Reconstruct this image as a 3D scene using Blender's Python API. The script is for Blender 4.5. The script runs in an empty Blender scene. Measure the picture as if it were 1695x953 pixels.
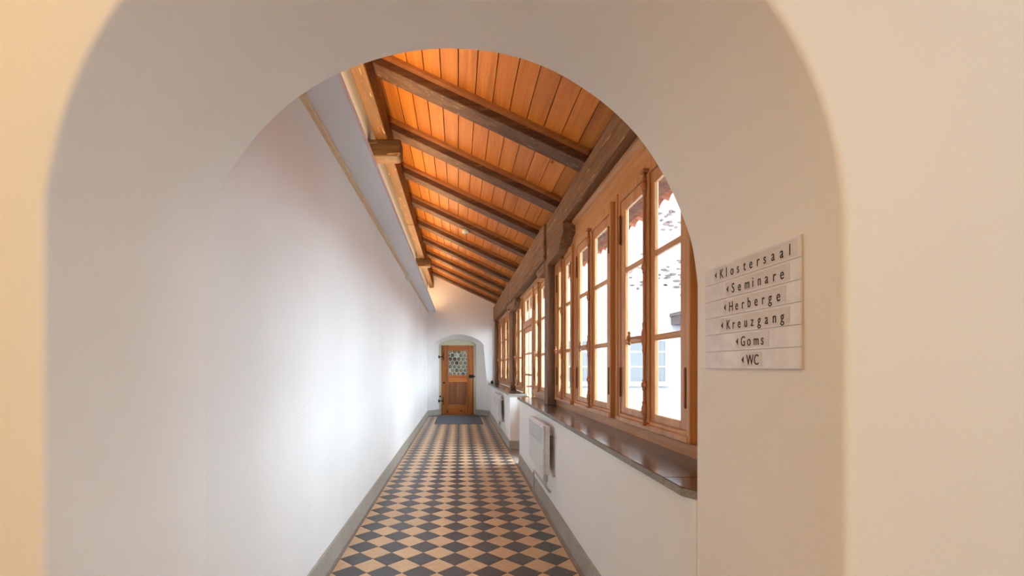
import bpy, bmesh, math, random
from mathutils import Vector, Matrix
random.seed(7)
S = bpy.context.scene
COL = S.collection
PI = math.pi

# ------------------------------------------------------------------ camera
cam_d = bpy.data.cameras.new('camera'); cam = bpy.data.objects.new('camera', cam_d); COL.objects.link(cam)
cam.location = (0, 0, 1.3); cam.rotation_euler = (PI/2, 0, 0)
cam_d.sensor_fit = 'HORIZONTAL'; cam_d.sensor_width = 36; cam_d.lens = 36*800/1695
cam_d.shift_x = 88.5/1695; cam_d.shift_y = 130.5/1695; cam_d.clip_start = .02
S.camera = cam
# ------------------------------------------------------------------ world, sun, exposure
W = bpy.data.worlds.new('overcast_sky'); S.world = W; W.use_nodes = True
bg = W.node_tree.nodes['Background']; bg.inputs[0].default_value = (.76, .88, 1.0, 1); bg.inputs[1].default_value = 9.0
sd = bpy.data.lights.new('sun', 'SUN'); sd.energy = 3.0; sd.angle = .12; sd.color = (1, .97, .92)
sun = bpy.data.objects.new('sun', sd); COL.objects.link(sun)
sun.rotation_euler = Vector((.25, .75, -.9)).to_track_quat('-Z', 'Y').to_euler()
S.view_settings.view_transform = 'Standard'; S.view_settings.look = 'None'
S.view_settings.exposure = 0.88; S.view_settings.gamma = 1
S.view_settings.use_curve_mapping = False
S.cycles.max_bounces = 16; S.cycles.diffuse_bounces = 10; S.cycles.transparent_max_bounces = 12
S.cycles.caustics_reflective = False; S.cycles.caustics_refractive = False
def area(name, loc, sx, sy, power, color, direction):
    d = bpy.data.lights.new(name, 'AREA'); d.shape = 'RECTANGLE'; d.size = sx; d.size_y = sy; d.energy = power; d.color = color
    o = bpy.data.objects.new(name, d); COL.objects.link(o); o.location = loc
    o.rotation_euler = Vector(direction).to_track_quat('-Z', 'Y').to_euler()
    return o
# the vestibule's warm ceiling lamp behind the camera
area('vestibule_lamp_light', (-1.1, -1.0, 2.98), .8, .8, 17, (1, .60, .16), (0, .15, -1))
area('vestibule_fill_light', (1.6, -2.2, 1.7), 1.3, 1.5, 16, (.93, .97, 1), (-.35, 1, 0))  # added cool fill from behind the camera; no window is modelled there
# cove lighting tube behind the cornice board
cv = area('cove_lamp_light', (-.66, 7.15, 2.79), 10.6, .05, 50, (1, .66, .36), (.35, 0, 1))
cv.rotation_euler = (0, 0, 0)
_z = -Vector((-.25, 0, 1)).normalized(); _x = Vector((0, 1, 0)); _y = _z.cross(_x)
cv.rotation_euler = Matrix((_x, _y, _z)).transposed().to_euler()

# ------------------------------------------------------------------ material helpers
def lin(c):
    return tuple(((v/255)/12.92 if v/255 <= .04045 else ((v/255+.055)/1.055)**2.4) for v in c) + (1,)
class NT:
    def __init__(s, name):
        s.m = bpy.data.materials.new(name); s.m.use_nodes = True; s.t = s.m.node_tree
        s.b = s.t.nodes['Principled BSDF']
    def n(s, typ, ins=None, **kw):
        nd = s.t.nodes.new(typ)
        for k, v in kw.items(): setattr(nd, k, v)
        for k, v in (ins or {}).items(): s.put(nd, k, v)
        return nd
    def put(s, nd, k, v):
        if isinstance(v, bpy.types.NodeSocket): s.t.links.new(v, nd.inputs[k])
        else: nd.inputs[k].default_value = v
    def coord(s, scale=(1, 1, 1), kind='Object', rnd=0):
        tc = s.n('ShaderNodeTexCoord'); o = tc.outputs[kind]
        if rnd:
            oi = s.n('ShaderNodeObjectInfo')
            v = s.n('ShaderNodeVectorMath', {0: (rnd*3.1, rnd*5.7, rnd*2.3)}, operation='SCALE'); s.put(v, 'Scale', oi.outputs['Random'])
            a = s.n('ShaderNodeVectorMath', {0: o, 1: v.outputs[0]}, operation='ADD'); o = a.outputs[0]
        mp = s.n('ShaderNodeMapping', {'Vector': o, 'Scale': scale}); return mp.outputs[0]
    def noise(s, vec, scale, detail=4, rough=.5, dist=0):
        return s.n('ShaderNodeTexNoise', {'Vector': vec, 'Scale': scale, 'Detail': detail, 'Roughness': rough, 'Distortion': dist}).outputs[0]
    def ramp(s, fac, stops):
        r = s.n('ShaderNodeValToRGB', {0: fac}); e = r.color_ramp.elements
        while len(e) < len(stops): e.new(.5)
        for i, (p, c) in enumerate(stops): e[i].position = p; e[i].color = c if len(c) == 4 else lin(c)
        return r.outputs[0]
    def mix(s, f, a, b, blend='MIX'):
        m = s.n('ShaderNodeMix', data_type='RGBA', blend_type=blend)
        s.put(m, 0, f); s.put(m, 6, a); s.put(m, 7, b); return m.outputs[2]
    def bump(s, h, strength=.2, dist=.01):
        b = s.n('ShaderNodeBump', {'Height': h, 'Strength': strength, 'Distance': dist}); s.put(s.b, 'Normal', b.outputs[0])
    def fin(s, color=None, rough=.6, metal=0, spec=None):
        if color is not None: s.put(s.b, 'Base Color', color)
        s.put(s.b, 'Roughness', rough); s.put(s.b, 'Metallic', metal)
        if spec is not None: s.put(s.b, 'Specular IOR Level', spec)
        return s.m
def plaster(name, col, bump=.25):
    n = NT(name); v = n.coord()
    a = n.noise(v, 1.3, 3); b = n.noise(v, 9, 5, .6); c = n.noise(v, 90, 3)
    col2 = tuple(max(0, x-6) for x in col)
    h = n.n('ShaderNodeMath', {0: b, 1: c}, operation='ADD')
    n.bump(h.outputs[0], bump, .004)
    return n.fin(n.ramp(a, [(.3, col2), (.7, col)]), .85, spec=.2)
def wood(name, dark, mid, light, axis='Y', rough=.5, var=.25, grain=1.0, fleck=0, knots=True, coat=0):
    n = NT(name); k = {'X': (.06, 1, 1), 'Y': (1, .06, 1), 'Z': (1, 1, .06)}[axis]
    v = n.coord(k, rnd=7)
    w = n.noise(v, 14*grain, 6, .6, .6); f = n.noise(v, 90*grain, 4, .6)
    col = n.ramp(w, [(.28, dark), (.5, mid), (.75, light)])
    col = n.mix(.22, col, n.ramp(f, [(.35, dark), (.65, light)]))
    if knots:
        vv = n.coord({'X': (.5, 1, 1), 'Y': (1, .5, 1), 'Z': (1, 1, .5)}[axis], rnd=5)
        vo = n.n('ShaderNodeTexVoronoi', {'Vector': vv, 'Scale': 2.6}, feature='F1').outputs[0]
        kf = n.ramp(vo, [(.0, (1, 1, 1, 1)), (.035, (.8, .8, .8, 1)), (.06, (0, 0, 0, 1))])
        col = n.mix(kf, col, lin(tuple(int(c*.45) for c in dark)))
    oi = n.n('ShaderNodeObjectInfo')
    r = n.n('ShaderNodeMapRange', {0: oi.outputs['Random'], 3: 1-var, 4: 1+var*.45})
    hs = n.n('ShaderNodeHueSaturation', {'Color': col, 'Value': r.outputs[0]}); col = hs.outputs[0]
    if fleck:
        v3 = n.coord({'X': (.12, 1, 1), 'Y': (1, .12, 1), 'Z': (1, 1, .12)}[axis])
        fl = n.noise(v3, 34, 3, .6)
        ff = n.ramp(fl, [(.63, (0, 0, 0, 1)), (.67, (fleck, fleck, fleck, 1))])
        col = n.mix(ff, col, lin((196, 160, 110)))
    n.bump(f, .18, .004)
    if coat: n.put(n.b, 'Coat Weight', coat); n.put(n.b, 'Coat Roughness', .25)
    return n.fin(col, rough, spec=.35)
def plain(name, col, rough=.5, metal=0, bump=0, var=0):
    n = NT(name); c = lin(col); v = n.coord()
    a = n.noise(v, 18, 4)
    c1 = n.ramp(a, [(.3, tuple(int(x*.92) for x in col)), (.7, col)])
    if bump: n.bump(n.noise(v, 140, 3), bump, .003)
    return n.fin(c1, rough, metal)
def stone(name, cols, scale=60, rough=.6, bump=.2, var=0, big=None):
    n = NT(name); v = n.coord(rnd=3)
    a = n.noise(v, scale, 6, .7); b = n.noise(v, 3.5, 4, .6)
    c = n.ramp(a, [(.3, cols[0]), (.5, cols[1]), (.7, cols[2])])
    c = n.mix(.35, c, n.ramp(b, [(.3, cols[0]), (.7, cols[2])]))
    if var:
        oi = n.n('ShaderNodeObjectInfo'); r = n.n('ShaderNodeMapRange', {0: oi.outputs['Random'], 3: 1-var, 4: 1+var})
        c = n.n('ShaderNodeHueSaturation', {'Color': c, 'Value': r.outputs[0]}).outputs[0]
    if bump: n.bump(a, bump, .003)
    return n.fin(c, rough)

M = {}
M['white'] = plaster('white_plaster', (238, 238, 236))
M['arch'] = plaster('arch_plaster', (243, 241, 237), .18)
M['board'] = wood('pine_ceiling_board', (164, 90, 26), (196, 118, 38), (214, 140, 54), 'Y', .5, .18)
M['fillet'] = wood('orange_fillet_wood', (124, 72, 30), (152, 92, 40), (170, 108, 52), 'X', .5, .1, knots=False)
M['rafter'] = wood('dark_rafter_wood', (66, 44, 32), (96, 68, 50), (128, 96, 74), 'X', .6, .15, fleck=.35)
M['beam'] = wood('weathered_beam_wood', (88, 62, 42), (128, 96, 70), (162, 128, 98), 'Y', .65, .1, fleck=.8)
M['purlin'] = wood('brown_purlin_wood', (70, 48, 20), (100, 68, 30), (126, 88, 44), 'Y', .6, .08, fleck=.6)
M['corbel'] = wood('corbel_wood', (50, 35, 19), (74, 52, 28), (106, 76, 42), 'X', .6, .08, fleck=.5)
M['post'] = wood('grey_brown_post_wood', (96, 72, 56), (128, 98, 78), (150, 120, 98), 'Z', .65, .08, knots=False)
M['frame'] = wood('honey_window_wood', (172, 118, 70), (202, 148, 96), (218, 168, 118), 'Z', .38, .06, 1.2, knots=False, coat=.2)
M['frameh'] = wood('honey_window_wood_rail', (172, 118, 70), (202, 148, 96), (218, 168, 118), 'Y', .38, .06, 1.2, knots=False, coat=.2)
M['door'] = wood('varnished_door_wood', (96, 50, 18), (150, 86, 34), (190, 120, 56), 'Z', .35, .2, .8, coat=.3)
M['doorh'] = wood('varnished_door_rail_wood', (124, 62, 22), (176, 98, 40), (208, 130, 60), 'X', .35, .15, .8, coat=.3)
M['doorpanel'] = wood('walnut_door_panel', (90, 50, 26), (132, 80, 46), (166, 108, 68), 'Z', .35, .1, .5, coat=.3)
M['jamb'] = plain('pale_green_jamb', (196, 192, 164), .6)
M['metal'] = plain('bronze_painted_metal', (176, 112, 70), .4, .2)
M['iron'] = plain('black_iron', (38, 36, 36), .45, .6)
M['darkmetal'] = plain('dark_hinge_metal', (128, 82, 54), .4, .5)
M['pipe'] = plain('grey_pipe_metal', (192, 190, 184), .4, .3)
M['enamel'] = plain('white_radiator_enamel', (226, 228, 228), .35)
M['slot'] = plain('radiator_grille_shade', (204, 206, 208), .5)
M['plastic'] = plain('white_plastic', (226, 228, 220), .5)
M['cornice'] = plaster('pale_grey_cornice_paint', (226, 230, 238), .1)
M['duct'] = plain('cream_cable_duct', (232, 204, 168), .6)
M['mat'] = plain('blue_grey_ribbed_mat', (88, 96, 108), .9, 0, .6)
M['lead'] = plain('lead_came', (206, 204, 192), .35, .4)
M['skirt'] = stone('grey_stone_skirting', [(142, 138, 128), (168, 164, 154), (186, 182, 172)], 45, .6)
M['border'] = stone('grey_cement_border', [(124, 112, 104), (152, 142, 134), (170, 162, 154)], 30, .7)
M['grout'] = stone('floor_grout', [(104, 90, 78), (124, 108, 94), (140, 124, 108)], 60, .8)
M['tiled'] = stone('charcoal_cement_tile', [(64, 66, 70), (78, 80, 84), (92, 93, 95)], 24, .42, .05, .10)
M['tilel'] = stone('sand_cement_tile', [(198, 162, 122), (212, 178, 138), (222, 190, 150)], 24, .45, .05, .05)
M['sill'] = stone('polished_brown_granite', [(48, 40, 37), (74, 63, 58), (102, 90, 84)], 120, .16, .03)
M['silledge'] = stone('rough_granite_edge', [(84, 80, 72), (128, 124, 114), (170, 166, 156)], 130, .6, .3)
M['terracotta'] = stone('terracotta_roof_tile', [(128, 74, 56), (160, 100, 78), (178, 124, 102)], 20, .8, .2, .2)
M['eave'] = wood('eave_board_wood', (84, 62, 58), (112, 86, 80), (134, 106, 100), 'X', .8, .2, knots=False)
M['facade'] = plaster('courtyard_render', (128, 128, 130), .3)
M['rubble'] = stone('rubble_stone', [(48, 40, 38), (62, 48, 46), (74, 60, 57)], 12, .9, .3, .25)
M['paving'] = stone('courtyard_paving', [(110, 108, 106), (124, 122, 120), (136, 134, 132)], 8, .9)
M['paper'] = plain('white_sign_board', (236, 234, 236), .35)
M['slip'] = plain('letter_slip_paper', (224, 219, 217), .5)
M['groove'] = plain('sign_groove_grey', (214, 211, 212), .5)
M['ink'] = plain('black_ink', (34, 32, 32), .6)
M['glazing_dark'] = plain('dim_window_glass', (52, 56, 60), .15)
def glass_mat():
    n = NT('clear_window_glass'); t = n.t
    tr = n.n('ShaderNodeBsdfTransparent', {0: (.97, .985, .98, 1)}); gl = n.n('ShaderNodeBsdfGlossy', {0: (1, 1, 1, 1), 'Roughness': .02})
    lw = n.n('ShaderNodeLayerWeight', {'Blend': .5})
    pw = n.n('ShaderNodeMath', {0: lw.outputs['Facing'], 1: 5.0}, operation='POWER'); ml = n.n('ShaderNodeMath', {0: pw.outputs[0], 1: .45, 2: .03}, operation='MULTIPLY_ADD')
    mx = n.n('ShaderNodeMixShader', {0: ml.outputs[0], 1: tr.outputs[0], 2: gl.outputs[0]})
    t.links.new(mx.outputs[0], t.nodes['Material Output'].inputs[0]); return n.m
M['glass'] = glass_mat()
def bull_mat():
    n = NT('bullseye_glass'); v = n.coord(rnd=4)
    oi = n.n('ShaderNodeObjectInfo')
    c = n.ramp(oi.outputs['Random'], [(0, (70, 60, 36)), (.3, (130, 120, 80)), (.55, (96, 104, 84)), (.8, (54, 40, 26)), (1, (170, 176, 160))])
    w = n.noise(v, 22, 3); n.bump(w, .6, .02)
    return n.fin(c, .12, 0, .8)
M['bull'] = bull_mat()
def emit(name, col, s):
    n = NT(name); n.put(n.b, 'Emission Color', lin(col)); n.put(n.b, 'Emission Strength', s); return n.fin(lin(col), .5)
M['tube'] = emit('warm_fluorescent_tube', (255, 214, 160), 2.0)
M['lampglass'] = emit('warm_lamp_glass', (255, 214, 160), 2.0)

# ------------------------------------------------------------------ geometry helpers
def new(): return bmesh.new()
def box(bm, x0, x1, y0, y1, z0, z1, bev=0, seg=1):
    vs = [bm.verts.new(p) for p in ((x0, y0, z0), (x1, y0, z0), (x1, y1, z0), (x0, y1, z0), (x0, y0, z1), (x1, y0, z1), (x1, y1, z1), (x0, y1, z1))]
    fs = [bm.faces.new([vs[i] for i in f]) for f in ((0, 3, 2, 1), (4, 5, 6, 7), (0, 1, 5, 4), (1, 2, 6, 5), (2, 3, 7, 6), (3, 0, 4, 7))]
    if bev:
        es = list({e for f in fs for e in f.edges})
        bmesh.ops.bevel(bm, geom=es, offset=bev, segments=seg, affect='EDGES', profile=.6)
    return bm
def prism(bm, pts, a0, a1, plane='XZ', bev=0):
    """extrude polygon pts. XZ -> along Y; XY -> along Z; YZ -> along X"""
    def P(p, a): return {'XZ': (p[0], a, p[1]), 'XY': (p[0], p[1], a), 'YZ': (a, p[0], p[1])}[plane]
    A = [bm.verts.new(P(p, a0)) for p in pts]; B = [bm.verts.new(P(p, a1)) for p in pts]; n = len(pts)
    fs = [bm.faces.new(A), bm.faces.new(B[::-1])]
    for i in range(n): fs.append(bm.faces.new((A[i], B[i], B[(i+1) % n], A[(i+1) % n])))
    if bev: bmesh.ops.bevel(bm, geom=list({e for f in fs for e in f.edges}), offset=bev, segments=1, affect='EDGES')
    bmesh.ops.recalc_face_normals(bm, faces=bm.faces[:]); return bm
def tube(bm, pts, r, n=8):
    pts = [Vector(p) for p in pts]; rings = []
    for i, p in enumerate(pts):
        d = (pts[min(i+1, len(pts)-1)]-pts[max(i-1, 0)]).normalized()
        u = d.orthogonal().normalized() if abs(d.z) < .99 else Vector((1, 0, 0)); 
        if abs(d.z) < .99: u = d.cross(Vector((0, 0, 1))).normalized()
        w = d.cross(u).normalized(); rr = r[i] if isinstance(r, (list, tuple)) else r
        rings.append([bm.verts.new(p+u*math.cos(2*PI*k/n)*rr+w*math.sin(2*PI*k/n)*rr) for k in range(n)])
    for a, b in zip(rings, rings[1:]):
        for k in range(n): bm.faces.new((a[k], a[(k+1) % n], b[(k+1) % n], b[k]))
    bm.faces.new(rings[0][::-1]); bm.faces.new(rings[-1])
    bmesh.ops.recalc_face_normals(bm, faces=bm.faces[:]); return bm
def lathe(bm, prof, c, axis='Z', n=16):
    c = Vector(c); rings = []
    for r, h in prof:
        ring = []
        for k in range(n):
            a = 2*PI*k/n; p = {'Z': (r*math.cos(a), r*math.sin(a), h), 'X': (h, r*math.cos(a), r*math.sin(a)), 'Y': (r*math.cos(a), h, r*math.sin(a))}[axis]
            ring.append(bm.verts.new(c+Vector(p)))
        rings.append(ring)
    for a, b in zip(rings, rings[1:]):
        for k in range(n): bm.faces.new((a[k], a[(k+1) % n], b[(k+1) % n], b[k]))
    bm.faces.new(rings[0][::-1]); bm.faces.new(rings[-1])
    bmesh.ops.recalc_face_normals(bm, faces=bm.faces[:]); return bm
WL = {}     # world location of each object origin (no rotations used on parents)
def smooth(o, ang=None):
    for p in o.data.polygons: p.use_smooth = True
def obj(name, bm, mat, parent=None, sm=False, recalc=False):
    if recalc: bmesh.ops.recalc_face_normals(bm, faces=bm.faces[:])
    xs = [v.co for v in bm.verts]
    mn = Vector([min(v[i] for v in xs) for i in range(3)]); mx = Vector([max(v[i] for v in xs) for i in range(3)])
    org = Vector(((mn.x+mx.x)/2, (mn.y+mx.y)/2, mn.z))
    for v in bm.verts: v.co -= org
    me = bpy.data.meshes.new(name); bm.to_mesh(me); bm.free()
    for m in (mat if isinstance(mat, list) else [mat]): me.materials.append(m)
    o = bpy.data.objects.new(name, me); COL.objects.link(o); WL[o.name] = org
    if parent: o.parent = parent; o.location = org-WL[parent.name]
    else: o.location = org
    if sm: smooth(o)
    return o
def thing(name, loc):
    o = bpy.data.objects.new(name, None); COL.objects.link(o); o.location = loc; o.empty_display_size = .1
    WL[o.name] = Vector(loc); return o
def tag(o, label=None, cat=None, group=None, kind=None):
    if label: o['label'] = label
    if cat: o['category'] = cat
    if group: o['group'] = group
    if kind: o['kind'] = kind
    return o
def struct(o, label, cat): return tag(o, label, cat, kind='structure')
def B(*a, **k): return box(new(), *a, **k)

YF, YI, YE = .985, 1.604, 12.75          # arch front face, arch inner face, far wall
def XL(y): return -.842+.0028*(y-1.6)     # left wall
def XRn(y): return .787+.0065*(y-1.6)     # near knee wall

# ------------------------------------------------------------------ ARCH WALL
CX, CZ = 0.0, 1.57
def polar(pts): return sorted((math.atan2(z-CZ, x-CX), math.hypot(x-CX, z-CZ)) for x, z in pts)
px_in = [(1153, 470), (1150, 450), (1143.9, 406.5), (1122.6, 345.6), (1096, 290), (1058.7, 232.5), (1017.6, 189.4), (961.8, 146.8), (929.4, 127), (894, 110), (820, 89), (770, 83.5),
         (732, 82.5), (699, 85), (621, 101.5), (560, 124), (498.5, 160), (441, 210), (399, 262), (367, 315), (350, 365), (342, 420), (341, 472)]
inner = polar([((u-759)/498.75, 1.3-(v-607)/498.75) for u, v in px_in])
outer_pts = []
for i in range(0, 181, 3):
    a = math.radians(i); x = -.0277+.816*math.cos(a); z = 1.570+.816*math.sin(a)
    if z < 1.668 and x < 0: x = -.845
    outer_pts.append((x, z))
outer = polar(outer_pts)
def rad(prof, a):
    if a <= prof[0][0]: return prof[0][1]*math.cos(prof[0][0])/math.cos(a) if abs(a) < 1 else prof[0][1]
    if a >= prof[-1][0]: return prof[-1][1]
    for (a0, r0), (a1, r1) in zip(prof, prof[1:]):
        if a0 <= a <= a1: return r0+(r1-r0)*(a-a0)/(a1-a0)
def profile(prof, xl, xr, smoothn=3):
    NA = 120
    rs = [rad(prof, PI*i/NA) for i in range(NA+1)]
    for _ in range(smoothn):
        rs = [rs[0]]+[(rs[i-1]+2*rs[i]+rs[i+1])/4 for i in range(1, NA)]+[rs[-1]]
    arc = [(CX+r*math.cos(PI*i/NA), CZ+r*math.sin(PI*i/NA)) for i, r in enumerate(rs)]
    R = [(xr+(arc[0][0]-xr)*(k/10), CZ*k/10) for k in range(10)]
    L = [(xl+(arc[-1][0]-xl)*(k/10), CZ*k/10) for k in range(9, -1, -1)]
    return R+arc+L
PO = profile(outer, -.845, .789, 1); PI_ = profile(inner, -.842, .787)
def ray_rect(p, x0, x1, z1):
    x, z = p
    if z <= CZ: return (x0 if x < 0 else x1, z)
    dx, dz = x-CX, z-CZ; t = 1e9
    if dx > 1e-6: t = min(t, (x1-CX)/dx)
    if dx < -1e-6: t = min(t, (x0-CX)/dx)
    if dz > 1e-6: t = min(t, (z1-CZ)/dz)
    return (CX+dx*t, CZ+dz*t)
from mathutils import noise as mn
def arch_wall():
    bm = new(); rings = []
    lf = 1
    def offset(p, q, d):      # push p outward (away from the opening) by d
        x, z = p
        if z <= CZ: return (x+(d if x > 0 else -d*lf), z)
        v = Vector((x-CX, z-CZ)); v = v.normalized()*d*(1 if x > -.6 else max(lf, min(1, (z-CZ)/.35))); return (x+v.x, z+v.y)
    def ring(pts, y, amp=0):
        out = []
        for x, z in pts:
            k = mn.noise(Vector((x*3.1, y*3.1, z*3.1)))*amp
            if z <= CZ: out.append(bm.verts.new((x+k*(1 if x < 0 else -1), y, z)))
            else:
                v = Vector((x-CX, z-CZ)).normalized()*k; out.append(bm.verts.new((x-v.x, y, z-v.y)))
        rings.append(out)
    x0, x1, z1 = -2.6, 2.6, 3.3
    rect = [ray_rect(p, x0, x1, z1) for p in PO]
    for t in (1, .6, .3, .12, .05):
        ring([(a[0]+(b[0]-a[0])*t, a[1]+(b[1]-a[1])*t) for a, b in zip(PO, rect)], YF, 0)
    r = .014
    for k in range(5):
        a = (k/4)*PI/2
        ring([offset(p, None, r*(1-math.sin(a))) for p in PO], YF+r*(1-math.cos(a)), 0)
    N = 16
    for k in range(1, N):
        t = k/N; y = YF+r+(YI-.012-YF-r)*t
        ring([(a[0]+(b[0]-a[0])*t, a[1]+(b[1]-a[1])*t) for a, b in zip(PO, PI_)], y, .004*math.sin(PI*t))
    r = .01; lf = 0
    for k in range(4):
        a = (k/3)*PI/2
        ring([offset(p, None, r*(1-math.cos(a))) for p in PI_], YI-r*(1-math.sin(a)), 0)
    for t in (.1, 1):
        rect = [ray_rect(p, -2.6, 2.6, 4.2) for p in PI_]
        ring([(a[0]+(b[0]-a[0])*t, a[1]+(b[1]-a[1])*t) for a, b in zip(PI_, rect)], YI, 0)
    for a, b in zip(rings, rings[1:]):
        for k in range(len(a)-1): bm.faces.new((a[k], a[k+1], b[k+1], b[k]))
    bmesh.ops.recalc_face_normals(bm, faces=bm.faces[:])
    o = obj('wall_front', bm, M['arch'], sm=True)
    struct(o, 'thick white plaster wall pierced by the round arch in the foreground', 'wall')
arch_wall()

# ------------------------------------------------------------------ vestibule behind the camera
def room():
    bm = new()
    box(bm, -2.75, -2.6, -3.6, YF, 0, 3.3); struct(obj('wall_left', bm, M['arch']), 'cream side wall of the vestibule left of the camera', 'wall')
    struct(obj('wall_right', B(2.6, 2.75, -3.6, YF, 0, 3.3), M['arch']), 'cream side wall of the vestibule right of the camera', 'wall')
    struct(obj('wall_rear', B(-2.75, 2.75, -3.75, -3.6, 0, 3.3), M['arch']), 'cream rear wall of the vestibule behind the camera', 'wall')
    struct(obj('ceiling_vestibule', B(-2.75, 2.75, -3.75, YF+.02, 3.3, 3.45), M['arch']), 'flat cream ceiling of the vestibule', 'ceiling')
    t = thing('ceiling_lamp', (-1.1, -1.0, 3.3)); tag(t, 'square warm glass ceiling lamp in the vestibule behind the archway', 'lamp')
    obj('mounting_plate', B(-1.32, -.88, -1.22, -.78, 3.24, 3.3, bev=.005), M['plastic'], t)
    obj('lamp_shade', B(-1.5, -.7, -1.4, -.6, 3.02, 3.24, bev=.03, seg=2), M['lampglass'], t)
room()

# ------------------------------------------------------------------ FLOOR
def floor():
    base = obj('floor', B(-2.75, 2.75, -3.75, 13.3, -.25, -.006), M['grout'])
    struct(base, 'floor of diagonal charcoal and sand cement tiles running down the corridor', 'floor')
    D = .2225; h = D/2-.0022
    def tile_mesh(kind, mat):
        bm = new(); c = .003
        P = {'full': [(h, 0), (0, h), (-h, 0), (0, -h)], 'left': [(h, 0), (0, h), (0, -h)], 'right': [(0, h), (-h, 0), (0, -h)]}[kind]
        lo = [bm.verts.new((x, y, -.006)) for x, y in P]
        md = [bm.verts.new((x, y, -.0012)) for x, y in P]
        cx = sum(x for x, y in P)/len(P); cy = 0
        tp = [bm.verts.new((x+(cx-x)*.022, y+(cy-y)*.022, 0)) for x, y in P]; n = len(P)
        for a, b in ((lo, md), (md, tp)):
            for i in range(n): bm.faces.new((a[i], a[(i+1) % n], b[(i+1) % n], b[i]))
        bm.faces.new(tp)
        me = bpy.data.meshes.new('tile'); bm.to_mesh(me); bm.free(); me.materials.append(mat); return me
    dm, lm = tile_mesh('full', M['tiled']), tile_mesh('full', M['tilel'])
    ll, lr = tile_mesh('left', M['tilel']), tile_mesh('right', M['tilel'])
    items = []
    j0 = int(-(3.278-(-3.5))/D); j1 = int((12.72-3.278)/D)
    for j in range(j0, j1+1):
        yd = 3.278+j*D
        for i in range(-3, 4): items.append((i*D, yd, dm, 0))
        yl = yd+D/2
        if yl > 12.68: continue
        for i in range(-3, 3): items.append(((i+.5)*D, yl, lm, 1))
        items.append((-3.5*D, yl, ll, 1)); items.append((3.5*D, yl, lr, 1))
    items = [(x-.024+.0034*(y-3.28), y, m, k) for x, y, m, k in items]
    vis = sorted([t for t in items if t[1] > 2.85], key=lambda t: t[1]); near = vis[:300]; ns = set(id(t) for t in near)
    for k, (x, y, me, c) in enumerate(near):
        o = bpy.data.objects.new('tile', me); COL.objects.link(o); o.parent = base
        o.location = Vector((x, y, random.uniform(-.0006, .0006)))-WL[base.name]
    bm = new()
    for t in items:
        if id(t) in ns: continue
        n0 = len(bm.verts); bm.from_mesh(t[2]); bm.verts.ensure_lookup_table()
        f0 = len(bm.faces)
        for v in bm.verts[n0:]: v.co += Vector((t[0], t[1], 0))
        t_faces = [f for f in bm.verts[n0].link_faces]
        if t[3]:
            seen = set()
            for v in bm.verts[n0:]:
                for f in v.link_faces: f.material_index = 1
    o = obj('tile_field', bm, [M['tiled'], M['tilel']], base); o['kind'] = 'stuff'
    # cement border strips
    obj('border_strip', prism(new(), [(.757, 1.0), (.80, 1.0), (.815, 6.2), (1.05, 6.2), (1.05, 7.7), (.83, 7.7), (.83, 12.8), (.785, 12.8)], -.006, .0005, 'XY'), M['border'], base)
    obj('border_strip', prism(new(), [(-.86, 1.0), (-.812, 1.0), (-.785, 12.8), (-.86, 12.8)], -.006, .0002, 'XY'), M['border'], base)
floor()

# ------------------------------------------------------------------ LEFT WALL, skirtings, far wall
def wallbox(name, pts, z0, z1, mat, label, cat, parent=None):
    o = obj(name, prism(new(), pts, z0, z1, 'XY'), mat, parent)
    return struct(o, label, cat) if parent is None else o
wallbox('wall_left', [(XL(YI), YI-.001), (XL(YE), YE+.5), (-1.1, YE+.5), (-1.1, YI-.001)], 0, 3.95, M['white'], 'long white plaster wall along the left of the corridor', 'wall')
def skirting(name, pts, label, h=.147, th=.013):
    """pts = wall-face polyline; skirting boards on the corridor side (left-hand normal)"""
    root = None
    if True:
        bm = new()
        P = [Vector(p) for p in pts]
        for a, b in zip(P, P[1:]):
            d = (b-a).normalized(); nrm = Vector((-d.y, d.x))*th
            q = [a, b, b+nrm, a+nrm]
            prism(bm, [tuple(v) for v in q], 0, h, 'XY', bev=.003)
        return struct(obj(name, bm, M['skirt']), label, 'skirting')
skirting('baseboard_left', [(XL(YE), YE), (XL(YI), YI)], 'grey stone skirting along the left corridor wall')
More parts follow.
